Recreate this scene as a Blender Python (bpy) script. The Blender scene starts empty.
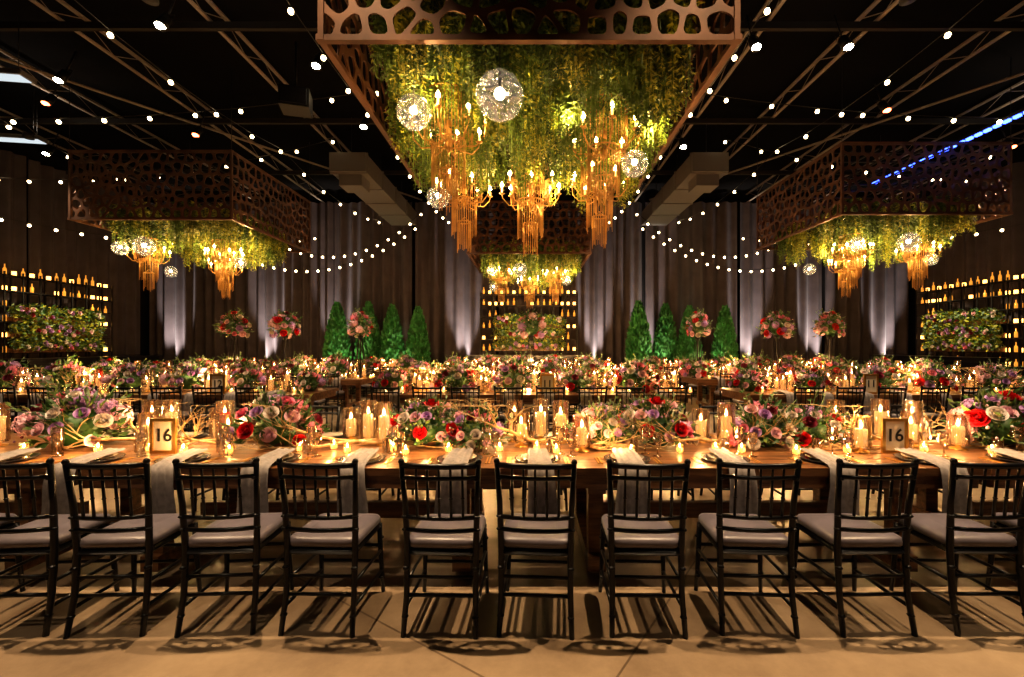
import bpy, math, random
from mathutils import Vector, Matrix
R=random.Random(7)
sc=bpy.context.scene
pi=math.pi
# ------------------------------------------------------------------ materials
def newmat(name):
    m=bpy.data.materials.new(name); m.use_nodes=True
    nt=m.node_tree; b=nt.nodes["Principled BSDF"]
    return m,nt,b
def pmat(name,col,rough=.5,metal=0,spec=.5,noise=0,nscale=8,bump=0,bscale=30,sheen=0,emit=None,estr=0):
    m,nt,b=newmat(name)
    b.inputs['Base Color'].default_value=(*col,1)
    b.inputs['Roughness'].default_value=rough
    b.inputs['Metallic'].default_value=metal
    b.inputs['Specular IOR Level'].default_value=spec
    if sheen: b.inputs['Sheen Weight'].default_value=sheen
    if emit:
        b.inputs['Emission Color'].default_value=(*emit,1); b.inputs['Emission Strength'].default_value=estr
        m.cycles.emission_sampling='NONE'
    tc=nt.nodes.new('ShaderNodeTexCoord')
    if noise:
        n=nt.nodes.new('ShaderNodeTexNoise'); n.inputs['Scale'].default_value=nscale; n.inputs['Detail'].default_value=4
        r=nt.nodes.new('ShaderNodeValToRGB')
        r.color_ramp.elements[0].position=.3; r.color_ramp.elements[1].position=.7
        r.color_ramp.elements[0].color=(*[c*(1-noise) for c in col],1)
        r.color_ramp.elements[1].color=(*[min(1,c*(1+noise)) for c in col],1)
        nt.links.new(tc.outputs['Object'],n.inputs['Vector']); nt.links.new(n.outputs['Fac'],r.inputs['Fac'])
        nt.links.new(r.outputs['Color'],b.inputs['Base Color'])
    if bump:
        n=nt.nodes.new('ShaderNodeTexNoise'); n.inputs['Scale'].default_value=bscale
        bp=nt.nodes.new('ShaderNodeBump'); bp.inputs['Strength'].default_value=bump
        nt.links.new(tc.outputs['Object'],n.inputs['Vector']); nt.links.new(n.outputs['Fac'],bp.inputs['Height'])
        nt.links.new(bp.outputs['Normal'],b.inputs['Normal'])
    return m
def emat(name,col,s):
    m=bpy.data.materials.new(name); m.use_nodes=True; nt=m.node_tree; nt.nodes.clear()
    e=nt.nodes.new('ShaderNodeEmission'); o=nt.nodes.new('ShaderNodeOutputMaterial')
    e.inputs['Color'].default_value=(*col,1); e.inputs['Strength'].default_value=s
    nt.links.new(e.outputs[0],o.inputs[0]); m.cycles.emission_sampling='NONE'
    return m
def glassmat(name,col=(1,1,1),refl=.12,rough=.02):
    m=bpy.data.materials.new(name); m.use_nodes=True; nt=m.node_tree; nt.nodes.clear()
    t=nt.nodes.new('ShaderNodeBsdfTransparent'); g=nt.nodes.new('ShaderNodeBsdfGlossy')
    mx=nt.nodes.new('ShaderNodeMixShader'); o=nt.nodes.new('ShaderNodeOutputMaterial')
    t.inputs['Color'].default_value=(*col,1); g.inputs['Roughness'].default_value=rough
    g.inputs['Color'].default_value=(1,.95,.88,1)
    lw=nt.nodes.new('ShaderNodeLayerWeight'); lw.inputs['Blend'].default_value=.35
    ma=nt.nodes.new('ShaderNodeMath'); ma.operation='MULTIPLY_ADD'; ma.inputs[1].default_value=.7; ma.inputs[2].default_value=refl
    nt.links.new(lw.outputs['Fresnel'],ma.inputs[0]); nt.links.new(ma.outputs[0],mx.inputs[0])
    nt.links.new(t.outputs[0],mx.inputs[1]); nt.links.new(g.outputs[0],mx.inputs[2]); nt.links.new(mx.outputs[0],o.inputs[0])
    return m

M={}
M['black']=pmat('chair_black',(.004,.004,.005),.3,spec=.35)
M['cushion']=pmat('cushion_satin',(.115,.10,.122),.36,sheen=.15,noise=.18,nscale=9,bump=.3,bscale=9)
M['metal_blk']=pmat('black_metal',(.010,.009,.008),.5,.3)
M['bronze']=pmat('canopy_bronze',(.105,.048,.024),.5,.4,noise=.4,nscale=3)
M['bronze2']=pmat('chandelier_gold_chain',(.50,.28,.095),.4,.8)
M['gold']=pmat('gold_metal',(.7,.42,.13),.3,.9)
M['branch']=pmat('gold_branch',(.50,.33,.15),.5,.15,noise=.4,nscale=25,bump=.4,bscale=60)
M['plate']=pmat('charger_dark',(.05,.04,.035),.18)
M['plate2']=pmat('plate_cream',(.35,.29,.22),.2)
M['napkin']=pmat('napkin_linen',(.25,.22,.205),.85,noise=.2,nscale=26,bump=.2,bscale=90)
M['glass']=glassmat('clear_glass')
def globemat():
    m,nt,b=newmat('melt_glass'); L=nt.links.new
    t=nt.nodes.new('ShaderNodeBsdfTransparent'); mx=nt.nodes.new('ShaderNodeMixShader'); o=nt.nodes['Material Output']
    b.inputs['Metallic'].default_value=1; b.inputs['Roughness'].default_value=.1; b.inputs['Base Color'].default_value=(.95,.93,.88,1)
    tc=nt.nodes.new('ShaderNodeTexCoord'); n=nt.nodes.new('ShaderNodeTexNoise'); n.inputs['Scale'].default_value=5.5; n.inputs['Distortion'].default_value=2.2; n.inputs['Detail'].default_value=1
    r=nt.nodes.new('ShaderNodeValToRGB'); r.color_ramp.elements[0].position=.42; r.color_ramp.elements[1].position=.6
    r.color_ramp.elements[0].color=(.15,.15,.15,1); r.color_ramp.elements[1].color=(.85,.85,.85,1)
    bp=nt.nodes.new('ShaderNodeBump'); bp.inputs['Strength'].default_value=1; bp.inputs['Distance'].default_value=.12
    L(tc.outputs['Object'],n.inputs['Vector']); L(n.outputs['Fac'],r.inputs['Fac']); L(n.outputs['Fac'],bp.inputs['Height']); L(bp.outputs[0],b.inputs['Normal'])
    b.inputs['Emission Color'].default_value=(1,.84,.6,1); b.inputs['Emission Strength'].default_value=.12; m.cycles.emission_sampling='NONE'
    L(r.outputs[0],mx.inputs[0]); L(t.outputs[0],mx.inputs[1]); L(b.outputs[0],mx.inputs[2]); L(mx.outputs[0],o.inputs[0])
    return m
M['globe']=globemat()
M['amber']=pmat('amber_bottle_glow',(.7,.3,.04),.15,0,emit=(1,.42,.06),estr=.5)  # faint emission put into the bottles for light shining from behind
M['wax']=pmat('candle_wax',(.85,.62,.38),.5,emit=(1,.47,.13),estr=2.0)
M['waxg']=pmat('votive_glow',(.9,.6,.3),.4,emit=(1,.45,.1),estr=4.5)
M['flame']=emat('flame',(1,.62,.22),70)
M['bulb']=emat('chandelier_bulb',(1,.6,.22),50)
M['gbulb']=emat('globe_bulb',(1,.82,.55),12)
M['sbulb']=emat('string_bulb',(1,.76,.42),9)
M['lens_w']=emat('lamp_white',(1,.86,.62),50)
M['lens_r']=emat('lamp_red',(1,.16,.05),14)
M['tube']=emat('fluorescent_dim',(.85,.95,1),.55)
M['blue']=emat('led_blue',(.05,.10,1),7)
M['red']=pmat('rose_red',(.55,.005,.010),.5,noise=.3,nscale=20)
M['burg']=pmat('burgundy_petals',(.20,.008,.03),.5)
M['coral']=pmat('pink_petals',(.72,.22,.32),.55)
M['mauve']=pmat('mauve_petals',(.46,.26,.52),.6,noise=.25,nscale=20)
M['blush']=pmat('blush_petals',(.78,.50,.56),.6)
M['white']=pmat('ivory_petals',(.70,.62,.56),.6)
M['green']=pmat('leaf_green',(.04,.11,.022),.5,noise=.4,nscale=9)
M['green2']=pmat('leaf_light',(.14,.21,.045),.5)
M['euca']=pmat('eucalyptus',(.14,.20,.13),.6)
M['fern']=pmat('fern_yellow_green',(.32,.33,.03),.6,noise=.4,nscale=3)
M['fern2']=pmat('fern_green',(.11,.18,.025),.6,noise=.4,nscale=3)
M['fern3']=pmat('fern_dark',(.035,.075,.015),.6,noise=.4,nscale=3)
M['cyp']=pmat('cypress_foliage',(.03,.17,.04),.6,noise=.5,nscale=5)
M['wallblk']=pmat('wall_black_paint',(.006,.005,.005),.9,spec=.2)
M['ceil']=pmat('ceiling_black_paint',(.003,.0026,.0026),.95,spec=.1)
M['beam']=pmat('ceiling_steel',(.22,.185,.15),.6,.1)
M['girder']=pmat('ceiling_girder_paint',(.03,.026,.022),.8,.1,spec=.2)
M['duct']=pmat('duct_grey',(.13,.12,.11),.5,.2)
M['cream']=pmat('card_cream',(.75,.66,.5),.6)
M['ink']=pmat('card_ink',(.01,.01,.01),.6)
M['curt']=pmat('curtain_charcoal_velvet',(.070,.058,.064),.85,noise=.15,nscale=2,sheen=.04,spec=.2)
M['bar']=pmat('bar_black',(.012,.010,.010),.3)
def wood(name,c1,c2):
    m,nt,b=newmat(name); b.inputs['Roughness'].default_value=.30
    tc=nt.nodes.new('ShaderNodeTexCoord'); mp=nt.nodes.new('ShaderNodeMapping'); mp.inputs['Scale'].default_value=(1.2,14,14)
    n=nt.nodes.new('ShaderNodeTexNoise'); n.inputs['Scale'].default_value=1.6; n.inputs['Detail'].default_value=8; n.inputs['Roughness'].default_value=.65
    r=nt.nodes.new('ShaderNodeValToRGB'); r.color_ramp.elements[0].position=.33; r.color_ramp.elements[1].position=.68
    r.color_ramp.elements[0].color=(*c1,1); r.color_ramp.elements[1].color=(*c2,1)
    L=nt.links.new
    L(tc.outputs['Object'],mp.inputs[0]); L(mp.outputs[0],n.inputs['Vector']); L(n.outputs['Fac'],r.inputs['Fac']); L(r.outputs[0],b.inputs['Base Color'])
    bp=nt.nodes.new('ShaderNodeBump'); bp.inputs['Strength'].default_value=.3; L(n.outputs['Fac'],bp.inputs['Height']); L(bp.outputs[0],b.inputs['Normal'])
    return m
M['wood']=wood('rustic_wood',(.05,.021,.009),(.29,.135,.055))
def floormat():
    m,nt,b=newmat('polished_concrete'); L=nt.links.new
    tc=nt.nodes.new('ShaderNodeTexCoord')
    n=nt.nodes.new('ShaderNodeTexNoise'); n.inputs['Scale'].default_value=1.3; n.inputs['Detail'].default_value=10; n.inputs['Roughness'].default_value=.7
    r=nt.nodes.new('ShaderNodeValToRGB'); r.color_ramp.elements[0].position=.32; r.color_ramp.elements[1].position=.70
    r.color_ramp.elements[0].color=(.17,.12,.077,1); r.color_ramp.elements[1].color=(.37,.275,.18,1)
    br=nt.nodes.new('ShaderNodeTexBrick'); br.offset=0; br.inputs['Scale'].default_value=1; br.inputs['Brick Width'].default_value=4.1; br.inputs['Row Height'].default_value=4.1
    br.inputs['Mortar Size'].default_value=.006; br.inputs['Color1'].default_value=(1,1,1,1); br.inputs['Color2'].default_value=(.96,.96,.96,1); br.inputs['Mortar'].default_value=(.45,.42,.4,1)
    mx=nt.nodes.new('ShaderNodeMix'); mx.data_type='RGBA'; mx.blend_type='MULTIPLY'; mx.inputs[0].default_value=1
    n2=nt.nodes.new('ShaderNodeTexNoise'); n2.inputs['Scale'].default_value=5; n2.inputs['Detail'].default_value=5
    mp=nt.nodes.new('ShaderNodeMapping'); mp.inputs['Rotation'].default_value=(0,0,.6); mp.inputs['Location'].default_value=(.9,.2,0)
    mr=nt.nodes.new('ShaderNodeMapRange'); mr.inputs['To Min'].default_value=.22; mr.inputs['To Max'].default_value=.5
    L(tc.outputs['Object'],n.inputs['Vector']); L(tc.outputs['Object'],mp.inputs[0]); L(mp.outputs[0],br.inputs['Vector']); L(tc.outputs['Object'],n2.inputs['Vector'])
    L(n.outputs['Fac'],r.inputs['Fac']); L(r.outputs[0],mx.inputs[6]); L(br.outputs['Color'],mx.inputs[7]); L(mx.outputs[2],b.inputs['Base Color'])
    L(n2.outputs['Fac'],mr.inputs['Value']); L(mr.outputs[0],b.inputs['Roughness'])
    return m
M['floor']=floormat()

# ------------------------------------------------------------------ mesh builder
class MB:
    def __init__(s): s.v=[];s.f=[];s.mi=[];s.sm=[];s.mats=[]
    def mid(s,k):
        if k not in s.mats: s.mats.append(k)
        return s.mats.index(k)
    def add(s,vs,fs,mat,smooth=False):
        o=len(s.v); s.v.extend(vs); k=s.mid(mat)
        for f in fs:
            s.f.append(tuple(i+o for i in f)); s.mi.append(k); s.sm.append(smooth)
    def box(s,c,d,mat,rz=0):
        x,y,z=[q/2 for q in d]; ca,sa=math.cos(rz),math.sin(rz); vs=[]
        for a,b_,e in ((-1,-1,-1),(1,-1,-1),(1,1,-1),(-1,1,-1),(-1,-1,1),(1,-1,1),(1,1,1),(-1,1,1)):
            px,py=a*x,b_*y
            vs.append((c[0]+px*ca-py*sa,c[1]+px*sa+py*ca,c[2]+e*z))
        s.add(vs,[(0,3,2,1),(4,5,6,7),(0,1,5,4),(1,2,6,5),(2,3,7,6),(3,0,4,7)],mat)
    def tube(s,pts,rad,mat,seg=6,smooth=True):
        pts=[Vector(p) for p in pts]; n=len(pts)
        if not isinstance(rad,(list,tuple)): rad=[rad]*n
        vs=[];fs=[]
        for i,p in enumerate(pts):
            d=(pts[min(i+1,n-1)]-pts[max(i-1,0)]).normalized()
            u=Vector((1,0,0))
            if abs(d.z)<.9: u=Vector((0,0,1)).cross(d).normalized()
            w=d.cross(u).normalized(); u=w.cross(d)
            for k in range(seg):
                a=2*pi*k/seg; q=p+(u*math.cos(a)+w*math.sin(a))*rad[i]; vs.append(tuple(q))
        for i in range(n-1):
            for k in range(seg):
                a=i*seg+k;b=i*seg+(k+1)%seg; fs.append((a,b,b+seg,a+seg))
        fs.append(tuple(range(seg))[::-1]); fs.append(tuple((n-1)*seg+k for k in range(seg)))
        s.add(vs,fs,mat,smooth)
    def lathe(s,prof,c,mat,seg=14,smooth=True):
        vs=[];fs=[];n=len(prof)
        for r,z in prof:
            for k in range(seg):
                a=2*pi*k/seg; vs.append((c[0]+max(r,.0004)*math.cos(a),c[1]+max(r,.0004)*math.sin(a),c[2]+z))
        for i in range(n-1):
            for k in range(seg):
                a=i*seg+k;b=i*seg+(k+1)%seg; fs.append((a,b,b+seg,a+seg))
        s.add(vs,fs,mat,smooth)
    def sphere(s,c,r,mat,seg=10,rings=6,sc=(1,1,1),jit=0):
        vs=[];fs=[]
        for i in range(rings+1):
            t=pi*i/rings
            for k in range(seg):
                a=2*pi*k/seg; q=r*(1+(R.random()-.5)*jit)
                vs.append((c[0]+q*math.sin(t)*math.cos(a)*sc[0],c[1]+q*math.sin(t)*math.sin(a)*sc[1],c[2]-q*math.cos(t)*sc[2]))
        for i in range(rings):
            for k in range(seg):
                a=i*seg+k;b=i*seg+(k+1)%seg; fs.append((a,b,b+seg,a+seg))
        s.add(vs,fs,mat,True)
    def slab(s,c,w,d,z0,z1,mat,r=.05,crown=.012):
        loops=[(.012,z0),(0,z0+.012),(0,z1-.022),(.008,z1-.008),(.03,z1),(.09,z1+crown)]
        vs=[];fs=[];n=0
        for ins,z in loops:
            rr=max(.01,r-ins*.5); W=w/2-ins-rr; D=d/2-ins-rr; cnt=0
            for q,(sx,sy) in enumerate(((1,1),(-1,1),(-1,-1),(1,-1))):
                for j in range(4):
                    a=q*pi/2+j*pi/6; vs.append((c[0]+sx*W+rr*math.cos(a),c[1]+sy*D+rr*math.sin(a),z)); cnt+=1
            n=cnt
        for i in range(len(loops)-1):
            for k in range(n):
                a=i*n+k;b=i*n+(k+1)%n; fs.append((a,b,b+n,a+n))
        fs.append(tuple(range(n))[::-1]); fs.append(tuple((len(loops)-1)*n+k for k in range(n)))
        s.add(vs,fs,mat,True)
    def leaf(s,p,d,L,W,mat,up=None,fold=.25):
        d=Vector(d).normalized(); up=Vector(up) if up else Vector((R.uniform(-1,1),R.uniform(-1,1),R.uniform(-1,1)))
        w=d.cross(up); 
        if w.length<.01: w=d.orthogonal()
        w.normalize(); nn=w.cross(d); p=Vector(p)
        a=p; b=p+d*L*.45+w*W*.5+nn*W*fold; c=p+d*L; e=p+d*L*.45-w*W*.5+nn*W*fold
        m_=p+d*L*.5
        s.add([tuple(a),tuple(b),tuple(c),tuple(e),tuple(m_)],[(0,1,4),(1,2,4),(2,3,4),(3,0,4)],mat,False)
    def mesh(s,name):
        me=bpy.data.meshes.new(name); me.from_pydata(s.v,[],s.f)
        for k in s.mats: me.materials.append(M[k])
        me.polygons.foreach_set('material_index',s.mi); me.polygons.foreach_set('use_smooth',s.sm); me.update()
        return me
def put(me,name,loc=(0,0,0),rz=0,sc_=1,parent=None):
    o=bpy.data.objects.new(name,me); sc.collection.objects.link(o); o.location=loc; o.rotation_euler=(0,0,rz)
    o.scale=(sc_,)*3 if not isinstance(sc_,tuple) else sc_
    if parent: o.parent=parent
    return o

# ------------------------------------------------------------------ room
W=15.4; YB=18.4; YF=-4; H=7.7
def boxobj(name,c,d,mat):
    b=MB(); b.box((0,0,0),d,mat); return put(b.mesh(name),name,c)
boxobj('floor',(0,(YB+YF)/2,-.1),(2*W+.4,YB-YF+.4,.2),'floor')
boxobj('ceiling',(0,(YB+YF)/2,H+.1),(2*W+.4,YB-YF+.4,.2),'ceil')
boxobj('wall_back',(0,YB+.1,H/2),(2*W+.4,.2,H),'wallblk')
boxobj('wall_front',(0,YF-.1,H/2),(2*W+.4,.2,H),'wallblk')
boxobj('wall_left',(-W-.1,(YB+YF)/2,H/2),(.2,YB-YF,H),'wallblk')
boxobj('wall_right',(W+.1,(YB+YF)/2,H/2),(.2,YB-YF,H),'wallblk')
b=MB()
for x in (-13.5,-10.8,-8.2,-5.6,-3.0,-.4,2.2,4.2,6.1,8.7,11.3,13.9):
    b.box((x,7.2,7.25),(.07,22,.03),'beam'); b.box((x,7.2,7.58),(.07,22,.04),'beam')
    y=-3.6; k=0
    while y<17.6:
        b.tube([(x,y,7.27 if k%2 else 7.57),(x,y+.6,7.57 if k%2 else 7.27)],.009,'beam',4); y+=.6;k+=1
put(b.mesh('ceiling_joists'),'ceiling_joists')
b=MB()
for y in (1.2,4.6,8,11.4,14.8):
    b.box((0,y,7.16),(30.4,.08,.12),'girder')
put(b.mesh('ceiling_girders'),'ceiling_girders')
b=MB()
for x0,y0,x1,y1 in ((-14,3,-4,17),(-9,3,-15,11),(14,3,4.5,17),(8,2.5,15,10),(-6,2,-14,8),(6,2,13,8.5)):
    b.tube([(x0,y0,6.98),(x1,y1,6.98)],.03,'beam',6)
put(b.mesh('ceiling_conduit'),'ceiling_conduit')
b=MB()
for sx in (-1,1):
    b.box((sx*4.75,14.6,6.35),(.95,5.4,.5),'duct'); 
    for y in (12,13.3,14.6,15.9): b.box((sx*4.75,y,6.35),(1.0,.05,.55),'duct')
    b.box((sx*4.75,12.4,5.95),(.6,.6,.3),'duct')
    for y in (12.2,14.6,17): b.tube([(sx*4.75,y,6.6),(sx*4.75,y,7.65)],.012,'metal_blk',4)
put(b.mesh('air_duct'),'air_duct')
# linear fixtures
b=MB(); b.box((0,0,0),(1.3,.3,.08),'duct'); b.box((0,0,-.045),(1.2,.22,.02),'tube')
for s in (-1,1): b.tube([(s*.5,0,.04),(s*.5,0,1.0)],.008,'metal_blk',4)
lin=b.mesh('linear_ceiling_light')
for x,y,z in ((-9.1,7.6,6.1),(9.6,7.0,6.3),(-11.6,10.2,6.2)): put(lin,'linear_ceiling_light',(x,y,z),.15)

def curtain(name,p0,p1,z0,z1,amp=.13,fold=.38,mat='curt'):
    p0=Vector(p0);p1=Vector(p1); L=(p1-p0).length; d=(p1-p0)/L; n=Vector((-d.y,d.x,0))
    nx=int(L/fold*10); rows=5; vs=[];fs=[]
    ph=[R.uniform(0,6) for _ in range(4)]
    for j in range(rows+1):
        t=j/rows; z=z0+(z1-z0)*t
        for i in range(nx+1):
            u=i/nx*L
            w=amp*(.65*math.sin(2*pi*u/fold+.8*math.sin(u*.9+ph[0])+.15*math.sin(t*4+ph[1]))+.45*math.sin(2*pi*u/fold*.43+ph[2]+t*.5))
            q=p0+d*u+n*w; vs.append((q.x,q.y,z))
    for j in range(rows):
        for i in range(nx):
            a=j*(nx+1)+i; fs.append((a,a+1,a+nx+2,a+nx+1))
    b=MB(); b.add(vs,fs,mat,True); return put(b.mesh(name),name)
zt=7.2
for x0,x1 in ((-15.0,-11.3),(-11.25,-7.75),(-7.7,-4.6),(-4.5,-1.3),(-1.2,1.2),(1.3,4.5),(4.6,8.2),(8.3,11.6),(11.7,15.0)):
    curtain('drape_curtain',(x0,18.0,0),(x1,18.0,0),.03,zt,fold=R.choice((.34,.4,.46)))
for y0,y1 in ((5.2,9.4),(9.5,13.6),(13.7,17.7)):
    curtain('drape_curtain',(-15.15,y0,0),(-15.15,y1,0),.03,zt)
    curtain('drape_curtain',(15.15,y0,0),(15.15,y1,0),.03,zt)

# ------------------------------------------------------------------ chair
def mk_chair():
    b=MB(); K='black'
    for s in (-1,1):
        b.tube([(s*.195,-.245,0),(s*.188,-.205,.2),(s*.188,-.19,.44),(s*.196,-.205,.7),(s*.208,-.235,.93)],[.014,.016,.018,.016,.014],K,8)
        b.tube([(s*.2,.205,0),(s*.19,.19,.22),(s*.185,.18,.44)],[.012,.015,.017],K,8)
        for z in (.14,.27): b.tube([(s*.19,-.2,z),(s*.192,.19,z)],.010,K,6)
        for z in (.1,.35): 
            b.sphere((s*.19,-.205 if z>.2 else -.225,z),.020,K,8,4,(1,1,.6)); b.sphere((s*.192,.192,z),.019,K,8,4,(1,1,.6))
        b.sphere((s*.208,-.235,.935),.018,K,8,4)
        for z in (.56,.63,.84): b.sphere((s*.196,-.19-.04*(z-.44)/.49-.003,z),.020,K,8,4,(1,1,.5))
    def yb(z): return -.19-.045*max(0,(z-.44))/.49
    for z,r in ((.915,.016),(.85,.012),(.63,.012),(.56,.012)):
        bow=-.03
        b.tube([(x,yb(z)+bow*(1-(x/.2)**2)*1.0,z) for x in (-.2,-.12,-.04,.04,.12,.2)],r,K,6)
    for i in range(-2,3):
        x=i*.062; by=-.03*(1-(x/.2)**2)
        b.tube([(x,yb(.63)+by,.63),(x,yb(.85)+by,.85)],.008,K,6)
        b.sphere((x,yb(.74)+by,.74),.012,K,6,4,(1,1,.6))
        b.tube([(x,yb(.85)+by,.85),(x,yb(.915)+by,.915)],.007,K,6)
    for z in (.2,.3):
        b.tube([(-.19,-.2,z),(.19,-.2,z)],.010,K,6); b.tube([(-.19,.19,z),(.19,.19,z)],.010,K,6)
    b.slab((0,-.005),.40,.41,.415,.447,K,.04,0)
    b.slab((0,0),.40,.40,.45,.505,'cushion',.05,.016)
    return b.mesh('dining_chair')
chair=mk_chair()
def mk_table(L,D=1.2):
    b=MB(); K='wood'; n=5; w=D/n
    for i in range(n):
        b.box((0,-D/2+w*(i+.5),.735),(L,w-.006,.05),K)
    for s in (-1,1):
        b.box((0,s*(D/2-.05),.665),(L-.1,.035,.09),K); b.box((s*(L/2-.05),0,.665),(.035,D-.1,.09),K)
        x=s*(L/2-.45)
        for t in (-1,1): b.box((x,t*(D/2-.2),.33),(.1,.1,.58),K)
        b.box((x,0,.09),(.12,D-.2,.1),K); b.box((x,0,.6),(.12,D-.2,.08),K)
    b.box((0,0,.28),(L-.9,.05,.12),K)
    return b.mesh('dining_table')
def mk_setting():
    b=MB()
    b.lathe([(0,0),(.10,.0),(.155,.012),(.16,.016),(.15,.017),(.1,.006),(0,.006)],(0,0,0),'plate',20)
    b.lathe([(0,.012),(.08,.012),(.115,.026),(.118,.028),(.08,.018),(0,.018)],(0,0,0),'plate2',18)
    def goblet(x,y,h,r):
        b.lathe([(0,.002),(.034,.003),(.034,.006),(.006,.012),(.005,h*.45),(r*.6,h*.52),(r,h*.72),(r*.88,h),(r*.86,h),(r*.97,h*.72),(r*.5,h*.54),(0,h*.5)],(x,y,0),'glass',12)
    goblet(.17,.17,.2,.04); goblet(.24,.10,.17,.036)
    b.lathe([(0,.002),(.033,.002),(.036,.1),(.034,.1),(.031,.008),(0,.008)],(.1,.24,0),'glass',12)
    for x in (-.19,-.21,.19,.21):
        b.box((x,-.02,.004),(.011,.17,.004),'gold')
    return b.mesh('place_setting')
setting=mk_setting()
def mk_napkin(seed,drop,w=.2):
    r=random.Random(seed); b=MB(); vs=[];fs=[]
    path=[(.16,.04),(.1,.036),(0,.034),(-.1,.026),(-.185,.014)]
    prof=path+[(-.212,.002),(-.222,-.04)]+[(-.226-.004*math.sin(k*1.3),-.04-(drop-.04)*k/5) for k in range(1,6)]
    nx=10; sk=r.uniform(-.04,.04)
    for j,(y,z) in enumerate(prof):
        t=j/(len(prof)-1)
        for i in range(nx+1):
            u=i/nx-.5; ww=w*(.75+.35*t)
            vs.append((u*ww+sk*t,y-(.010*(1+math.sin(u*20+seed)) if z<.01 else 0),z+(.006*(1+math.sin(u*20+seed)) if z>0.01 else 0)-(.03*u if j==len(prof)-1 else 0)))
    for j in range(len(prof)-1):
        for i in range(nx):
            a=j*(nx+1)+i; fs.append((a,a+1,a+nx+2,a+nx+1))
    b.add(vs,fs,'napkin',True); return b.mesh('cloth_napkin')
naps=[mk_napkin(i,.33+.03*(i%3),.185+.015*(i%2)) for i in range(4)]

# ------------------------------------------------------------------ flowers
def rose(b,c,r,mat,ax):
    ax=Vector(ax).normalized(); u=ax.orthogonal().normalized(); w=ax.cross(u); c=Vector(c)
    b.sphere(c,r*.42,mat,6,4)
    for ring,(n,rr,op,hh) in enumerate(((4,.32,.25,.75),(5,.55,.6,.7),(6,.8,1.1,.5),(7,1.0,1.5,.25))):
        for k in range(n):
            a=2*pi*(k+ring*.37)/n; dr=u*math.cos(a)+w*math.sin(a); tg=ax.cross(dr)
            vs=[]
            for j,(o,h) in enumerate(((.3,-.2),(rr*.85,hh*.45),(rr*(1.0+.12*op),hh))):
                for i in (-1,0,1):
                    ww=(.25,.62,.5)[j]*r*(1.0 if i else 0)*(.6+.4*rr)
                    p=c+dr*(o*r*(1 if i==0 else .88))+ax*(h*r*(1 if i==0 or j<2 else .85))+tg*(i*ww)
                    vs.append(tuple(p))
            b.add(vs,[(0,1,4,3),(1,2,5,4),(3,4,7,6),(4,5,8,7)],mat,True)
def hydra(b,c,r,mat,n=70):
    c=Vector(c)
    b.sphere(c,r*.8,mat,8,5)
    for k in range(n):
        z=1-2*(k+.5)/n; a=k*2.39996; s=math.sqrt(1-z*z); d=Vector((s*math.cos(a),s*math.sin(a),z))
        p=c+d*r*R.uniform(.85,1.05); u=d.orthogonal().normalized(); w=d.cross(u); q=r*.24; t=R.uniform(0,1.5)
        u,w=u*math.cos(t)+w*math.sin(t),w*math.cos(t)-u*math.sin(t)
        vs=[tuple(p-d*q*.3)]+[tuple(p+(u*math.cos(i*pi/4)+w*math.sin(i*pi/4))*q*(1 if i%2 else .45)+d*q*(.1 if i%2 else 0)) for i in range(8)]
        b.add(vs,[(0,i+1,(i+1)%8+1) for i in range(8)],mat,False)
def arrangement(seed,w=.38,h=.38,reds=4,pinks=3,mauves=3,leaves=230,round_=False,whites=2):
    global R; old=R; R=random.Random(seed); b=MB()
    def pt(rad=1):
        a=R.uniform(0,2*pi); e=R.uniform(-.5 if round_ else .02,1.4)
        d=Vector((math.cos(a)*math.cos(e),math.sin(a)*math.cos(e),math.sin(e)))
        return d,Vector((d.x*w*rad,d.y*w*.7*rad,(0 if round_ else .05)+d.z*h*rad))
    if not round_:
        b.lathe([(0,0),(.09,0),(.11,.05),(.09,.12),(.085,.12),(0,.1)],(0,0,0),'bronze',12)
    b.sphere((0,0,.02 if round_ else .14),w*.5,'green',10,6,(1,.8,h/w*.8 if not round_ else 1),.3)
    for i in range(leaves):
        d,p=pt(R.uniform(.5,1.02)); m=R.choice(['green','green','green2','euca'])
        b.leaf(p,d+Vector((R.uniform(-.6,.6),R.uniform(-.6,.6),R.uniform(-.5,.5))),R.uniform(.06,.13),R.uniform(.025,.05),m)
    for i in range(20):
        d,p=pt(.6); q=p+d*R.uniform(.14,.32)*(w/.36); q.z=max(q.z,.03)
        b.tube([tuple(p*.6),tuple(p),tuple(q)],.003,'green2',3)
        for k in range(8):
            t=k/8; z=p.lerp(q,t); b.leaf(z,d*.5+Vector((R.uniform(-1,1),R.uniform(-1,1),R.uniform(-.5,.8))),.06,.03,R.choice(['euca','green2','green']))
    fl=['red']*reds+['burg']*1+['coral']*pinks+['blush']*3+['white']*whites+['mauve']*2
    done=[]
    for m in fl:
        for _ in range(14):
            d,p=pt(R.uniform(.88,1.02))
            if d.y>0.1: p.y=-p.y; d.y=-d.y
            if all((p-q).length>.11 for q in done): break
        done.append(p)
        rose(b,p,R.uniform(.055,.075) if m=='red' else R.uniform(.042,.062),m,d+Vector((0,-.3,.2)))
    for k in range(mauves):
        for _ in range(14):
            d,p=pt(.88)
            if all((p-q).length>.12 for q in done): break
        done.append(p)
        hydra(b,p,R.uniform(.07,.105),R.choice(['mauve','mauve','mauve','blush','blush','coral']))
    for k in range(30):
        d,p=pt(R.uniform(.95,1.12)); b.sphere(p,R.uniform(.008,.016),R.choice(['burg','white','coral','blush','mauve']),5,3)
    me=b.mesh('floral_arrangement'); R=old; return me
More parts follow.
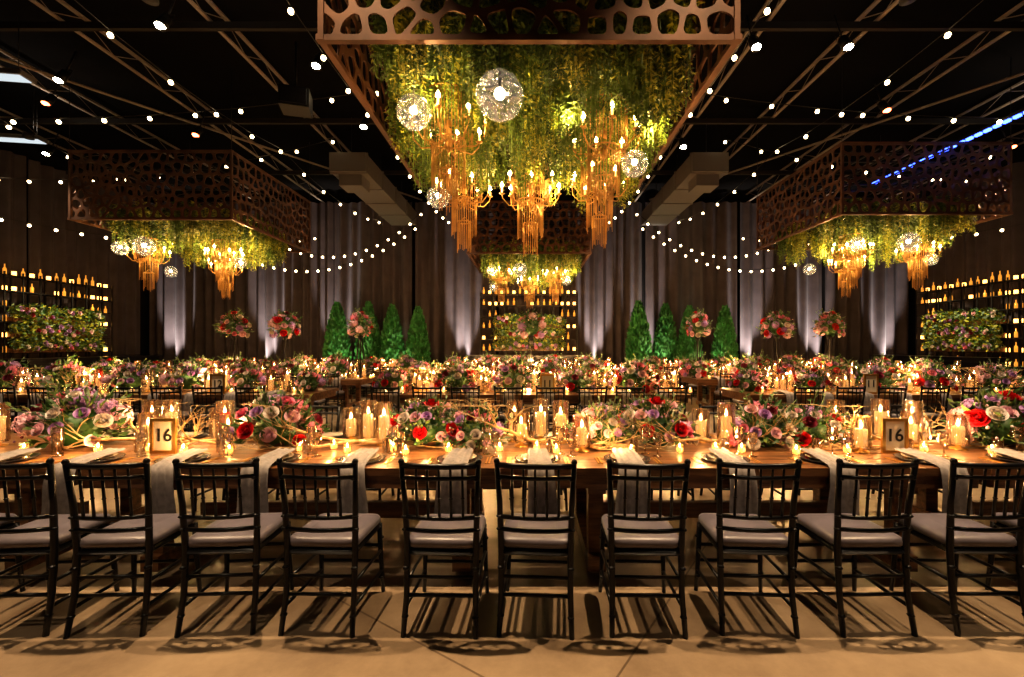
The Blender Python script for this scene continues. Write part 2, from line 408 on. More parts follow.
arr=[arrangement(11,reds=1,mauves=9,pinks=1,whites=3),arrangement(12,reds=3,mauves=7,pinks=2,whites=2),arrangement(13,reds=4,mauves=7,pinks=1,whites=2),arrangement(14,reds=0,mauves=8,pinks=2,whites=4),arrangement(15,reds=2,mauves=8,pinks=2,w=.44,h=.35,whites=3)]
def mk_tall(seed):
    b=MB()
    b.lathe([(0,0),(.13,0),(.13,.015),(.02,.03),(.014,.1),(.014,.78),(.05,.84),(.07,.9),(0,.9)],(0,0,0),'metal_blk',12)
    for k in range(4):
        a=k*pi/2+.4; b.tube([(0.02*math.cos(a),.02*math.sin(a),.1),(.09*math.cos(a),.09*math.sin(a),.45),(.05*math.cos(a),.05*math.sin(a),.86)],.008,'metal_blk',5)
    sub=arrangement(seed,w=.31,h=.34,reds=3,pinks=3,mauves=6,leaves=220,round_=True,whites=3)
    vs=[(v.co.x,v.co.y,v.co.z+1.04) for v in sub.vertices]; keys=[[k for k in M if M[k]==m][0] for m in sub.materials]
    o=len(b.v); b.v.extend(vs)
    for p in sub.polygons:
        b.f.append(tuple(q+o for q in p.vertices)); b.mi.append(b.mid(keys[p.material_index])); b.sm.append(p.use_smooth)
    return b.mesh('tall_floral_centerpiece')
talls=[mk_tall(31),mk_tall(32)]
def mk_branch(seed,spread=.55):
    r=random.Random(seed); b=MB()
    def grow(p,d,L,rad,depth):
        pts=[p]; rs=[rad]; n=4
        for i in range(n):
            d=(d+Vector((r.uniform(-.35,.35),r.uniform(-.35,.35),r.uniform(-.28,.24)))).normalized()
            q=pts[-1]+d*L/n; q.z=min(.34,max(q.z,.015)); q.y=max(-.2,min(.3,q.y)); pts.append(q); rs.append(rad*(1-.6*(i+1)/n))
            if depth<3 and i>0:
                for _ in range(1 if r.random()<.7 else 2):
                    grow(q,(d+Vector((r.uniform(-.9,.9),r.uniform(-.9,.9),r.uniform(-.2,.55)))).normalized(),L*.6,rs[-1]*.75,depth+1)
        b.tube(pts,rs,'branch',5)
    for k in range(4):
        a=(0,pi,.35,pi+.4)[k]+r.uniform(-.3,.3)
        grow(Vector((0,0,.03)),Vector((math.cos(a),math.sin(a)*.5,.2)).normalized(),spread,.017,0)
    return b.mesh('driftwood_branch')
brs=[mk_branch(i) for i in (1,2,3)]
def hurricane(b,c,h=.26,r=.06,ch=.13):
    x,y,z=c
    b.lathe([(0,0),(r*.8,0),(r*.8,.008),(r*.3,.014),(r*.3,.03),(r*.9,.035),(r,.05),(r,h),(r*.97,h),(r*.97,.05),(0,.045)],c,'glass',16)
    b.lathe([(r*.82,.001),(r*.82,.01),(r*.3,.02),(r*.3,.032),(0,.034)],c,'gold',12)
    b.lathe([(0,.05),(r*.6,.05),(r*.62,.05+ch),(r*.5,.055+ch),(0,.048+ch)],c,'wax',12)
    b.lathe([(0,0),(.013,.015),(.010,.036),(0,.062)],(x,y,z+.055+ch),'flame',6)
def votive(b,c,r=.03,h=.06):
    x,y,z=c
    b.lathe([(0,0),(r*.85,.001),(r,h),(r*.95,h),(r*.8,.006),(0,.006)],c,'glass',12)
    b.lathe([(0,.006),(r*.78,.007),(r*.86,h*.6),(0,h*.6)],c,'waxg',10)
    b.lathe([(0,0),(.008,.008),(.006,.02),(0,.035)],(x,y,z+h*.6),'flame',6)
hur=[]
for h,ch in ((.34,.18),(.27,.12)):
    b=MB(); hurricane(b,(0,0,0),h,.068,ch); hur.append(b.mesh('hurricane_candle'))
b=MB(); votive(b,(0,0,0)); vot=b.mesh('votive_candle')
b=MB()
for x,y,h,ch in ((-.15,0,.36,.2),(.03,.12,.28,.13),(.15,-.08,.32,.16),(-.02,-.14,.24,.09)): hurricane(b,(x,y,0),h,.06,ch)
for x,y in ((-.3,-.12),(.08,-.24),(.3,.05),(.33,-.2),(-.33,.15)): votive(b,(x,y,0))
cluster=b.mesh('candle_cluster')
b=MB(); fw,fh,ft=.2,.27,.024
for s in (-1,1):
    b.box((s*(fw/2-ft/2),0,fh/2),(ft,.02,fh),'gold'); b.box((0,0,fh/2+s*(fh/2-ft/2)),(fw-2*ft,.02,ft),'gold')
b.box((0,.004,fh/2),(fw-2*ft,.006,fh-2*ft),'cream'); b.tube([(0,.01,.15),(0,.1,.004)],.006,'gold',5)
frame=b.mesh('table_number_frame')
def number(x,y,z,txt,s=1,rz=0):
    o=put(frame,'table_number_frame',(x,y,z),rz,s)
    c=bpy.data.curves.new('number_text','FONT'); c.body=txt; c.size=.135; c.align_x='CENTER'; c.align_y='CENTER'; c.extrude=.001; c.offset=.002
    c.materials.append(M['ink'])
    t=bpy.data.objects.new('number_text',c); sc.collection.objects.link(t); t.parent=o; t.location=(0,-.002,fh/2); t.rotation_euler=(pi/2,0,0)

def plight(x,y,z,p,col=(1,.55,.22),r=.03,name='candle_light'):
    l=bpy.data.lights.new(name,'POINT'); l.energy=p; l.color=col; l.shadow_soft_size=r
    o=bpy.data.objects.new(name,l); sc.collection.objects.link(o); o.location=(x,y,z); return o
def spot(name,loc,tgt,p,col,ang=50,blend=.6,r=.05):
    l=bpy.data.lights.new(name,'SPOT'); l.energy=p; l.color=col; l.spot_size=math.radians(ang); l.spot_blend=blend; l.shadow_soft_size=r
    o=bpy.data.objects.new(name,l); sc.collection.objects.link(o); o.location=loc
    o.rotation_euler=(Vector(tgt)-Vector(loc)).to_track_quat('-Z','Y').to_euler(); return o

# ------------------------------------------------------------------ ROW 1
T=.76
t3=mk_table(2.99)
for x in (-4.5,-1.5,1.5,4.5): put(t3,'dining_table',(x,3.55,0))
cx=[-3.42,-2.80,-2.28,-1.70,-1.13,-.47,.05,.645,1.25,1.87,2.50,3.12,3.7]
nx=[-3.62,-3.01,-2.40,-1.76,-1.16,-.48,.06,.68,1.36,2.05,2.73,3.4,4.0]
for i,x in enumerate(cx):
    put(chair,'dining_chair',(x,2.68+R.uniform(-.015,.015),0),R.uniform(-.07,.07))
    put(setting,'place_setting',(nx[i],3.16,T))
    put(naps[i%4],'cloth_napkin',(nx[i],3.16,T),0)
    put(chair,'dining_chair',(x+.1,4.50+R.uniform(-.03,.03),0),pi+R.uniform(-.08,.08))
    put(setting,'place_setting',(nx[i]+.05,3.94,T),pi)
for i,(x,y,k,s) in enumerate(((-3.58,3.6,0,.98),(-2.02,3.64,1,.88),(-.80,3.64,2,.80),(-.42,3.56,3,.66),(.60,3.64,0,.70),(1.0,3.66,2,.84),(1.86,3.62,3,.78),(2.22,3.66,4,.74),(3.72,3.6,2,.95),(-5,3.6,3,1),(5.2,3.6,1,1))):
    put(arr[k],'floral_arrangement',(x,y,T),[0,.3,.15,-.3,.2,-.2,.3,-.3,.2,0,0][i],s)
for i,(x,y,h) in enumerate(((-2.50,3.74,0),(-2.34,3.54,1),(-1.16,3.64,0),(-.12,3.78,0),(.26,3.74,0),(.40,3.44,1),(1.42,3.76,1),(2.56,3.80,0),(2.48,3.40,1),(3.15,3.74,0),(3.3,3.5,1),(-3.14,3.79,0),(-2.97,3.55,1),(-4.2,3.6,0),(4.4,3.6,0),(-1.5,3.84,1))):
    put(hur[h],'hurricane_candle',(x,y,T)); plight(x,y,T+.31 if h==0 else T+.25,8.5,r=.012)
for x,y,h in ((-1.32,3.74,0),(-.06,3.6,1),(1.56,3.6,0),(3.02,3.6,1),(2.98,3.86,0),(-2.62,3.84,1),(-.98,3.86,0),(.1,3.86,0),(-3.0,3.82,0)):
    put(hur[h],'hurricane_candle',(x,y,T))
for x,y in ((-3.75,3.38),(-3.2,3.38),(-2.85,3.42),(-2.2,3.34),(-1.5,3.5),(-1.35,3.38),(-1.02,3.42),(-.22,3.42),(.06,3.45),(.2,3.36),(.75,3.34),(1.12,3.38),(1.4,3.42),(1.58,3.38),(2.35,3.36),(2.95,3.4),(3.4,3.34),(-.9,3.32),(1.95,3.32),(-2.55,3.36),(-1.72,3.42),(-.6,3.4)):
    put(vot,'votive_candle',(x,y,T))
for x in (-3.3,-2.55,-1.45,-.75,-.1,.6,1.48,2.2,2.95): plight(x,3.30,T+.11,3.2,r=.015)
for i,x in enumerate((-3.0,-1.35,.08,1.45,2.95)):
    put(brs[i%3],'driftwood_branch',(x,3.62,T),0,1)
number(-2.70,3.36,T,'16',.96); number(2.70,3.36,T,'16',.96)

# ------------------------------------------------------------------ ROWS 2-4
def row(y,segs,sp=.62):
    for (x0,x1) in segs:
        L=x1-x0; put(mk_table(L),'dining_table',((x0+x1)/2,y,0))
        n=int((L-.2)/sp)
        for k in range(n):
            x=(x0+x1)/2+(k-(n-1)/2)*sp
            put(chair,'dining_chair',(x+R.uniform(-.02,.02),y-.87,0),R.uniform(-.08,.08))
            put(chair,'dining_chair',(x+R.uniform(-.02,.02),y+.9,0),pi+R.uniform(-.08,.08))
            put(setting,'place_setting',(x,y-.4,T)); put(naps[k%4],'cloth_napkin',(x,y-.39,T))
            put(setting,'place_setting',(x,y+.4,T),pi)
        m=max(1,int(L/.52)); 
        for k in range(m):
            x=x0+L*(k+.5)/m
            if k%2==0: put(arr[R.randrange(5)],'floral_arrangement',(x,y+R.uniform(-.05,.05),T),R.uniform(-.7,.7),R.uniform(.8,1.15))
            else:
                put(cluster,'candle_cluster',(x,y-.05,T),R.choice((0,pi)),1.15)
                if k%4==1 or L<5.5: plight(x,y-.05,T+.42,38,r=.015)
row(7.9,((-10.4,-3.55),(-2.6,2.6),(3.55,10.4)))
row(11.2,((-10.6,-3.9),(-2.9,2.9),(3.9,10.6)))
row(14.3,((-9.6,-3.6),(-2.6,2.6),(3.6,9.6)))
for i,x in enumerate((-8.2,-5.4,-1.35,1.7,5.8,8.4)): put(brs[i%3],'driftwood_branch',(x,7.9,T+.0),0,1.15)
number(-5.1,7.45,T,'12',1.2); number(.3,7.45,T,'11',1.2); number(5.6,7.45,T,'11',1.2)
for i,x in enumerate((-7.25,-6.0,-4.15,0.05,4.15,6.1,7.4)):
    put(talls[i%2],'tall_floral_centerpiece',(x,11.2,T),i*1.1,1.15)

# ------------------------------------------------------------------ canopies
def voro(w,h,nx_,nz,seed):
    r=random.Random(seed); pts=[]
    for j in range(nz):
        for i in range(nx_):
            pts.append(((i+.5+(j%2)*.45-.22+r.uniform(-.3,.3))*w/nx_,(j+.5+r.uniform(-.3,.3))*h/nz))
    cells=[]
    for i,p in enumerate(pts):
        poly=[(0,0),(w,0),(w,h),(0,h)]
        for j,q in enumerate(pts):
            if i==j or abs(p[0]-q[0])>3.2*w/nx_ : continue
            mx,my=(p[0]+q[0])/2,(p[1]+q[1])/2; dx,dy=q[0]-p[0],q[1]-p[1]; out=[]
            for k in range(len(poly)):
                a=poly[k];c=poly[(k+1)%len(poly)]
                da=(a[0]-mx)*dx+(a[1]-my)*dy; dc=(c[0]-mx)*dx+(c[1]-my)*dy
                if da<=0: out.append(a)
                if da*dc<0:
                    t=da/(da-dc); out.append((a[0]+(c[0]-a[0])*t,a[1]+(c[1]-a[1])*t))
            poly=out
            if len(poly)<3: break
        if len(poly)>=3:
            pl=[]
            for k,a in enumerate(poly):
                if math.dist(a,poly[(k+1)%len(poly)])>.004: pl.append(a)
            if len(pl)>=3: cells.append(pl)
    return cells
def panel(b,w,h,fn,seed,n1,n2,th=.02):
    for poly in voro(w,h,n1,n2,seed):
        n=len(poly); gx=sum(p[0] for p in poly)/n; gy=sum(p[1] for p in poly)/n
        size=min(math.dist(p,(gx,gy)) for p in poly); s=max(.3,1-.030/max(size,.05))
        inn=[(gx+(p[0]-gx)*s,gy+(p[1]-gy)*s) for p in poly]
        rim=[];own=[]
        for k in range(n):
            a=inn[k-1];c=inn[k];d=inn[(k+1)%n]
            s0=((a[0]*.38+c[0]*.62),(a[1]*.38+c[1]*.62)); e0=((d[0]*.38+c[0]*.62),(d[1]*.38+c[1]*.62))
            for t in (0,.33,.67,1):
                x=s0[0]*(1-t)**2+2*c[0]*t*(1-t)+e0[0]*t*t; y=s0[1]*(1-t)**2+2*c[1]*t*(1-t)+e0[1]*t*t
                rim.append((x,y)); own.append(k)
        m=len(rim); vs=[];fs=[]
        for off in (0,th):
            vs+= [fn(x,y,off) for x,y in poly]+[fn(x,y,off) for x,y in rim]
        S=n+m
        for k in range(m):
            k2=(k+1)%m
            for q,fl in ((0,False),(S,True)):
                if own[k]==own[k2]: f=(q+own[k],q+n+k,q+n+k2)
                else: f=(q+own[k],q+n+k,q+n+k2,q+own[k2])
                fs.append(f[::-1] if fl else f)
            fs.append((n+k,n+k2,S+n+k2,S+n+k))
        b.add(vs,fs,'bronze')
CW=3.6; CH=1.5; CD=3.6
def mk_canopy():
    b=MB(); w=CW/2; d=CD/2
    panel(b,CW,CH,lambda x,y,o:(x-w,-d+o,y),1,17,6)
    panel(b,CW,CH,lambda x,y,o:(x-w,d-o,y),2,17,6)
    panel(b,CD,CH,lambda x,y,o:(-w+o,x-d,y),3,17,6)
    panel(b,CD,CH,lambda x,y,o:(w-o,x-d,y),4,17,6)
    for z in (0,CH):
        for s in (-1,1):
            b.box((0,s*(d-.01),z),(CW+.06,.06,.05),'bronze'); b.box((s*(w-.01),0,z),(.06,CD+.06,.05),'bronze')
    for s in (-1,1):
        for t in (-1,1):
            b.box((s*(w-.01),t*(d-.01),CH/2),(.05,.05,CH),'bronze'); b.tube([(s*w,t*d,CH),(s*w,t*d,3.32)],.008,'metal_blk',4)
    for k in range(-3,4):
        b.box((0,k*.5,CH-.08),(CW,.03,.03),'metal_blk'); b.box((k*.5,0,CH-.11),(.03,CD,.03),'metal_blk')
    return b.mesh('perforated_canopy')
canopy=mk_canopy()
def mk_greens(seed,n,tmin,tmax,low):
    r=random.Random(seed); b=MB(); cl=[]
    for k in range(110):
        x=r.uniform(-1.45,1.45); y=r.uniform(-1.45,1.45)
        if k<46:
            if r.random()<.5: x=r.choice((-1,1))*r.uniform(1.3,1.52)
            else: y=r.choice((-1,1))*r.uniform(1.3,1.52)
        q=max(abs(x),abs(y))/1.45
        cl.append((x,y,low+.34*q+r.uniform(-.25,.26),r.choice(('fern','fern','fern2','fern2','fern3'))))
    for k in range(n):
        cx_,cy_,cb,cm=cl[k%110]
        x=cx_+r.gauss(0,.09); y=cy_+r.gauss(0,.09); x=max(-1.62,min(1.62,x)); y=max(-1.62,min(1.62,y))
        off=math.hypot(x-cx_,y-cy_)
        top=r.uniform(tmin,tmax); bot=cb+off*1.4+r.uniform(0,.22)
        z=top; m=cm if r.random()<.8 else r.choice(('fern','fern2','fern3')); dx=r.uniform(-.06,.06);dy=r.uniform(-.06,.06); wv=r.uniform(0,6)
        b.add([(x-.004,y,top),(x+.004,y,top),(x+dx+.004,y+dy,bot),(x+dx-.004,y+dy,bot)],[(0,1,2,3)],'fern2')
        while z>bot:
            t=(top-z)/max(.1,(top-bot)); px,py=x+dx*t+.02*math.sin(z*7+wv),y+dy*t+.02*math.cos(z*6+wv); a=r.uniform(0,2*pi); fl=r.uniform(.05,.12)*(1.3-.7*t)
            d=Vector((math.cos(a),math.sin(a),r.uniform(-1.3,.3))).normalized(); w=d.cross(Vector((r.uniform(-.5,.5),r.uniform(-.5,.5),1))).normalized()*fl*.17
            p=Vector((px,py,z)); e=p+d*fl; mid=p+d*fl*.5
            b.add([tuple(p),tuple(mid+w),tuple(e),tuple(mid-w)],[(0,1,2,3)],m)
            z-=r.uniform(.009,.020)
    return b.mesh('hanging_greenery')
greens=mk_greens(5,1700,.9,1.38,-.78)
greens2=mk_greens(6,1000,.22,.5,-.84)
def mk_chand():
    b=MB(); K='bronze2'
    b.tube([(0,0,1.5),(0,0,.1)],.008,'metal_blk',5)
    b.lathe([(0,.2),(.03,.18),(.045,.1),(.02,.02),(.05,-.06),(.02,-.14),(0,-.2)],(0,0,0),K,10)
    for k in range(8):
        a=2*pi*k/8; c,s=math.cos(a),math.sin(a); rr=.40; zz=.05+.06*(k%2)
        b.tube([(.02*c,.02*s,.0),(.14*c,.14*s,-.1),(.30*c,.30*s,-.1),((rr-.01)*c,(rr-.01)*s,.0),(rr*c,rr*s,zz)],.009,K,5)
        b.lathe([(0,0),(.035,.01),(.04,.02),(.01,.02)],(rr*c,rr*s,zz),K,8)
        b.lathe([(.012,0),(.012,.08),(0,.08)],(rr*c,rr*s,zz+.02),'wax',6)
        b.lathe([(0,0),(.024,.02),(.022,.045),(0,.085)],(rr*c,rr*s,zz+.1),'bulb',6)
    for r_,z,L,n in ((.26,.44,.5,46),(.18,-.04,.5,34),(.10,-.36,.42,20)):
        b.tube([(r_*math.cos(2*pi*k/20),r_*math.sin(2*pi*k/20),z) for k in range(21)],.009,K,5)
        for k in range(3):
            a=2*pi*k/3; b.tube([(0,0,z+.08),(r_*math.cos(a),r_*math.sin(a),z)],.004,K,4)
        for k in range(n):
            a=2*pi*k/n; x,y=r_*math.cos(a),r_*math.sin(a); l=L*R.uniform(.8,1.1)
            b.tube([(x,y,z),(x,y,z-l)],.0044,K,4)
    return b.mesh('chandelier')
chand=mk_chand()
b=MB(); b.sphere((0,0,0),.2,'globe',20,14,jit=.07); b.sphere((0,0,.02),.05,'gbulb',8,6); b.tube([(0,0,.03),(0,0,.21)],.012,'metal_blk',6); b.tube([(0,0,.2),(0,0,1.55)],.004,'metal_blk',4)
globe=b.mesh('glass_globe_pendant')
for ci,(x,y,CZ) in enumerate(((0,5.72,4.2),(0,15.1,4.25),(-8.4,11.9,4.36),(8.47,11.5,4.36))):
    put(canopy,'perforated_canopy',(x,y,CZ)); put(greens if ci==0 else greens2,'hanging_greenery',(x,y,CZ),0)
    for dx,dy,z in ((-.87,-.80,3.80 if ci==0 else 3.68),(.84,-.60,3.80 if ci==0 else 3.68),(0.02,.68,3.62)):
        put(chand,'chandelier',(x+dx,y+dy,z),dx)
        for k in range(3):
            a=dx+pi/4*(1+k*3)-.2; plight(x+dx+.52*math.cos(a),y+dy+.52*math.sin(a),z+.14,19 if ci==0 else 28,(1,.62,.25),.03,'chandelier_light')
    if ci==0:
        for dx,dy,z in ((-.95,.95,3.72),(1.0,.75,3.74)):
            put(chand,'chandelier',(x+dx,y+dy,z),.4)
    for dx,dy,z,s in ((-.26,-1.66,3.78,1.05),(-1.12,-1.3,3.82,.82),(1.2,-.55,3.62,.75),(-1.2,.3,3.52,.75)):
        put(globe,'glass_globe_pendant',(x+dx,y+dy,z),dx*3,s); 

# ------------------------------------------------------------------ bar shelves
def mk_shelf(w=3.7,h=3.3,d=.35):
    b=MB(); r=random.Random(3); n=6; cols=8
    for i in range(cols+1): 
        for s in (-1,1): b.box((-w/2+w*i/cols,s*d/2,h/2+.15),(.035,.035,h+.3),'metal_blk')
    for j in range(n+1):
        z=.9+(h-.7)*j/n
        b.box((0,0,z),(w,d,.03),'metal_blk')
        for i in range(cols*2):
            x=-w/2+w*(i+.5)/(cols*2)
            if j<n and abs(x)<w*.34 and 1<=j<=4: continue
            if r.random()<.12: continue
            hh=r.uniform(.2,.3) if j<n else r.uniform(.22,.34); rr=.04
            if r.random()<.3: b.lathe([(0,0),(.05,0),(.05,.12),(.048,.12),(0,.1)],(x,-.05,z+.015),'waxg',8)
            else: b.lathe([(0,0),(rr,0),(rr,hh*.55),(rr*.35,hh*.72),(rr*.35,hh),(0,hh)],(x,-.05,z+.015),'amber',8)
    return b.mesh('bottle_display_shelf')
shelf=mk_shelf()
def mk_bush(seed,w=1.3,n=900):
    # three planter troughs standing on the shelves, each overflowing with greenery and blooms
    global R; old=R; R=random.Random(seed)
    r=random.Random(seed); b=MB()
    for tz in (-.62,-.19,.25):
        b.box((0,-.05,tz),(w*2-.1,.28,.14),'wood')
        b.sphere((0,-.08,tz+.16),1,'green',16,6,(w*.92,.14,.17),.2)
        for k in range(n):
            x=r.uniform(-w,w)*1.04; q=math.sqrt(max(0,1-(abs(x)/(w*1.1))**6)); z=tz+.1+r.uniform(-.10,.34)*q; y=-.12-r.uniform(0,.16)
            L=r.uniform(.07,.15); d=Vector((r.uniform(-1,1),-.6,r.uniform(-1,1))).normalized(); wv=d.cross(Vector((r.uniform(-1,1),r.uniform(-.3,.3),r.uniform(-1,1)))).normalized()*L*.3
            p=Vector((x,y,z)); m=p+d*L*.5
            b.add([tuple(p),tuple(m+wv),tuple(p+d*L),tuple(m-wv)],[(0,1,2,3)],r.choice(['green2','fern','green','fern','euca']))
        for k in range(15):
            rose(b,(r.uniform(-w,w)*.95,-.28,tz+r.uniform(.02,.32)),r.uniform(.045,.07),r.choice(['coral','mauve','blush','burg','white','mauve']),(0,-1,.1))
    R=old
    return b.mesh('flower_planter_boxes')
bush=mk_bush(4)
def mk_bar(w=4.2):
    b=MB(); b.box((0,0,.6),(w,.6,1.1),'bar'); b.box((0,-.02,1.17),(w+.14,.74,.05),'bar'); b.box((0,0,.04),(w-.05,.5,.08),'metal_blk')
    n=6
    for i in range(n): b.box((-w/2+w*(i+.5)/n,-.31,.6),(w/n-.08,.03,.9),'metal_blk')
    return b.mesh('bar_counter')
bar=mk_bar()
for (x,y,rz,bx,by) in ((0,17.5,0,0,16.4),(-14.6,13.9,pi/2,-13.3,13.9),(14.6,15.1,-pi/2,13.3,15.1)):
    put(shelf,'bottle_display_shelf',(x,y,0),rz)
    off=Vector((0,-.08,2.03)); off.rotate(Matrix.Rotation(rz,3,'Z'))
    put(bush,'flower_planter_boxes',(x+off.x,y+off.y,off.z),rz)
    put(bar,'bar_counter',(bx,by,0),rz)
for x,y in ((-12.4,13.1),(-12.4,14.7),(12.4,14.3),(12.4,15.9),(-1,15.7),(1,15.7)): spot('bar_spot',(x,y,4.6 if abs(x)>3 else 3.6),((x*.5 if abs(x)<3 else math.copysign(14.6,x)),17.4 if abs(x)<3 else y,2.1),460 if abs(x)>3 else 150,(1,.80,.48),40)
def mk_cyp(seed):
    r=random.Random(seed); b=MB(); H_=2.9
    b.lathe([(0,0),(.2,0),(.26,.4),(.24,.4),(0,.36)],(0,0,0),'bar',14)
    b.tube([(0,0,.3),(0,0,1)],.04,'wood',6)
    prof=[(0,.45),(.3,.55),(.38,.9),(.35,1.5),(.25,2.2),(.1,2.8),(0,H_+.1)]
    b.lathe([(q*.85,z) for q,z in prof],(0,0,0),'cyp',14)
    for k in range(2600):
        z=.5+(H_-.4)*r.random()**1.15
        for i in range(len(prof)-1):
            if prof[i][1]<=z<=prof[i+1][1]:
                t=(z-prof[i][1])/(prof[i+1][1]-prof[i][1]); q=prof[i][0]+(prof[i+1][0]-prof[i][0])*t
        a=r.uniform(0,2*pi); q*=r.uniform(.82,1.15); p=Vector((q*math.cos(a),q*math.sin(a),z))
        d=Vector((math.cos(a)*.5,math.sin(a)*.5,1)).normalized(); L=r.uniform(.08,.2); w=d.cross(Vector((r.uniform(-1,1),r.uniform(-1,1),0))).normalized()*L*.25
        m=p+d*L*.5; b.add([tuple(p),tuple(m+w),tuple(p+d*L),tuple(m-w)],[(0,1,2,3)],'cyp')
    return b.mesh('potted_cypress')
cyp=[mk_cyp(1),mk_cyp(2)]
for i,(x,y,s) in enumerate(((-7.0,16.6,1.0),(-6.0,17.0,1.02),(-5.05,16.8,.98),(-4.05,16.6,.95),(4.0,16.6,1.02),(5.1,17.0,1.0),(5.85,16.6,.96),(7.1,16.5,.96))):
    put(cyp[i%2],'potted_cypress',(x,y,0),i,s)
    if i%2==0: spot('tree_uplight',(x+.7,y-.7,.12),(x+.3,y,2.2),120,(.95,1,.6),70)

# ------------------------------------------------------------------ string lights
def string(pts_,sag,spacing=.55):
    b=MB()
    for (p0,p1) in pts_:
        p0=Vector(p0);p1=Vector(p1); L=(p1-p0).length; n=max(6,int(L/spacing)); P=[]
        for i in range(n+1):
            t=i/n; q=p0.lerp(p1,t); q.z-=sag*4*t*(1-t); P.append(q)
        b.tube(P,.008,'metal_blk',4)
        for q in P:
            b.lathe([(.014,0),(.014,-.04)],q,'metal_blk',6); b.sphere((q.x,q.y,q.z-.07),.042,'sbulb',6,4)
    return put(b.mesh('string_lights'),'string_lights')
for s in (-1,1):
    string([((s*8.2,15.6,4.9),(s*3.7,15.6,6.1))],.75,.36)
    string([((s*8.9,15.2,4.3),(s*3.9,15.6,5.6))],.7,.36)
    string([((s*3.2,3.2,6.4),(s*3.2,10,6.3)),((s*3.2,10,6.3),(s*3.0,17,6.2))],.25,.95)
    string([((s*6.2,4.5,6.5),(s*6.0,11,6.3)),((s*6.0,11,6.3),(s*5.6,17,6.2))],.3,1.0)
    string([((s*14.7,12,5.1),(s*8,17,5.6))],.5,.5)
    string([((s*10.8,7,6.5),(s*10.8,16.8,6))],.3,1.1)
string([((-14.7,9,6.3),(-3,9,6.6)),((3,9,6.6),(14.7,9,6.3))],.4,.9)
string([((-14.7,12.6,6.2),(-5,11.6,6.8)),((5,11.6,6.8),(14.7,12.6,6.2))],.4,.9)
def mk_fix(lens):
    b=MB(); b.tube([(0,0,.14),(0,-.05,-.12)],[.07,.085],'metal_blk',12); b.lathe([(0,0),(.07,0),(.07,.004),(0,.004)],(0,-.053,-.128),lens,12)
    b.tube([(-.1,0,0),(-.1,0,.2),(.1,0,.2),(.1,0,0)],.008,'metal_blk',4); b.tube([(0,0,.2),(0,0,.7)],.015,'metal_blk',6)
    return b.mesh('spotlight_fixture')
fw_,fr_=mk_fix('lens_w'),mk_fix('lens_r')
for x,y,z,k in ((-3.7,8,6.5,0),(-10.1,9.6,6.7,1),(-7.7,10.6,6.5,1),(7.4,9.5,6.5,1),(3.7,7.5,6.5,0),(5.2,7.5,6.5,0),(-5.6,7,6.5,0),(-8.8,8.6,6.6,0),(9.6,8.3,6.6,0),(-3.6,10,6.4,0),(3.7,11,6.4,0),(11.6,11,6.4,1),(-12,11.4,6.4,0),(-1.8,3.05,6.95,0),(1.8,3.05,6.95,0)):
    o=put(fr_ if k else fw_,'spotlight_fixture',(x,y,z)); o.rotation_euler=(-.35,0,0)
b=MB(); b.box((9.4,10.2,6.02),(.08,4.6,.06),'metal_blk')
for k in range(24): b.box((9.4,8.0+k*.19,5.96),(.06,.12,.05),'blue')
put(b.mesh('led_strip_bar'),'led_strip_bar')
b=MB(); b.box((0,0,0),(.5,.45,.35),'metal_blk'); b.box((0,-.24,0),(.42,.03,.28),'bar'); b.tube([(0,0,.17),(0,0,1.1)],.02,'metal_blk',6)
put(b.mesh('ceiling_speaker'),'ceiling_speaker',(-4.3,8.4,6.05),.3)

# ------------------------------------------------------------------ lights
warm=(1,.70,.41)
for x in (-5.2,-1.9,1.9,5.2): spot('stage_or_fill_spot',(x,3.1,6.75),(x*.8,2.9,0),1120,warm,66,.8,.05)
for x in (-3.0,3.0): spot('stage_or_fill_spot',(x,.2,6.9),(x*.75,3.7,.9),340,(1,.78,.54),38,.7,.08)  # added front fill that brightens flowers and napkins, no fixture here
for x in (-7.5,-4.5,4.5,7.5): spot('stage_or_fill_spot',(x,6.2,6.4),(x,7.8,.9),850,(1,.75,.5),42,.8,.05)
for x in (-2.6,2.6): spot('stage_or_fill_spot',(x,9.2,6.3),(x*.3,7.9,.9),500,(1,.74,.48),48,.8,.05)
for x,tx in ((-11.4,-9),(-5.2,-4.6),(5.2,4.6),(11.4,9),(-2.6,-1.5),(2.6,1.5)): spot('stage_or_fill_spot',(x,9.6,6.3),(tx,11.1,.8),750,(1,.75,.5),44,.8,.05)
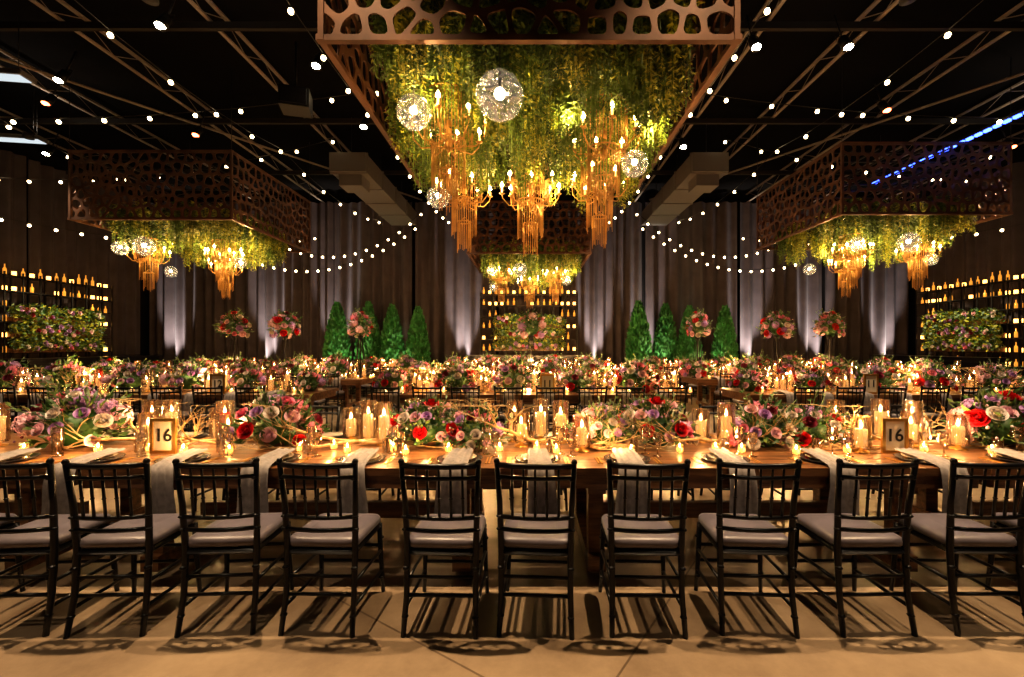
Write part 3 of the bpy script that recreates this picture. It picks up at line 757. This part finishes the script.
for x in (-4.6,4.6,-3,3): spot('stage_or_fill_spot',(x,12.2,6.0),(x*1.4 if abs(x)>4 else x*.4,14.3,.8),480,(1,.75,.5),48,.8,.05)
b=MB(); b.lathe([(0,0),(.1,0),(.09,.12),(.07,.12),(0,.1)],(0,0,0),'metal_blk',12); upl=b.mesh('uplight_can')
for x in (-13.9,-10.2,-7.6,-2.55,2.6,4.5,8.6,11.2,14.0):
    put(upl,'uplight_can',(x,17.5,0))
    spot('curtain_uplight',(x,17.5,.16),(x,17.98,3.0),2300,(1,.88,.78),34,.9,.04)
for s in (-1,1):
    put(upl,'uplight_can',(s*14.6,11.4,0)); spot('curtain_uplight',(s*14.6,11.4,.16),(s*15.15,11.4,3.2),1800,(1,.88,.78),34,.9,.04)
for x,y in ((-5.0,6.0),(5.0,6.0),(-11,10),(11,10)):  # lamps and bodies added to lift the ceiling steel out of the dark
    b=MB(); b.lathe([(0,0),(.1,0),(.09,.1),(.07,.1),(0,.08)],(0,0,0),'metal_blk',12); b.tube([(.12,0,.02),(.12,0,1.1)],.01,'metal_blk',5); b.tube([(0,0,.02),(.12,0,.02)],.01,'metal_blk',5)
    put(b.mesh('ceiling_fill_can'),'ceiling_fill_can',(x,y,6.1)); spot('ceiling_fill_light',(x,y,6.25),(x,y+.2,7.6),45,(1,.86,.7),150,1,.05)
w=bpy.data.worlds.new('World'); sc.world=w; w.use_nodes=True
w.node_tree.nodes['Background'].inputs[0].default_value=(1,.85,.75,1); w.node_tree.nodes['Background'].inputs[1].default_value=.006
# ------------------------------------------------------------------ camera
cam=bpy.data.cameras.new('camera'); cam.lens=16; cam.sensor_width=36; cam.shift_x=-.0166; cam.shift_y=.0063; cam.clip_end=100
co=bpy.data.objects.new('camera',cam); sc.collection.objects.link(co); co.location=(0,0,1.56); co.rotation_euler=(pi/2,0,0)
sc.camera=co
sc.view_settings.view_transform='Standard'
try: sc.view_settings.look='Medium High Contrast'
except Exception as e: print(e)
sc.view_settings.exposure=.42
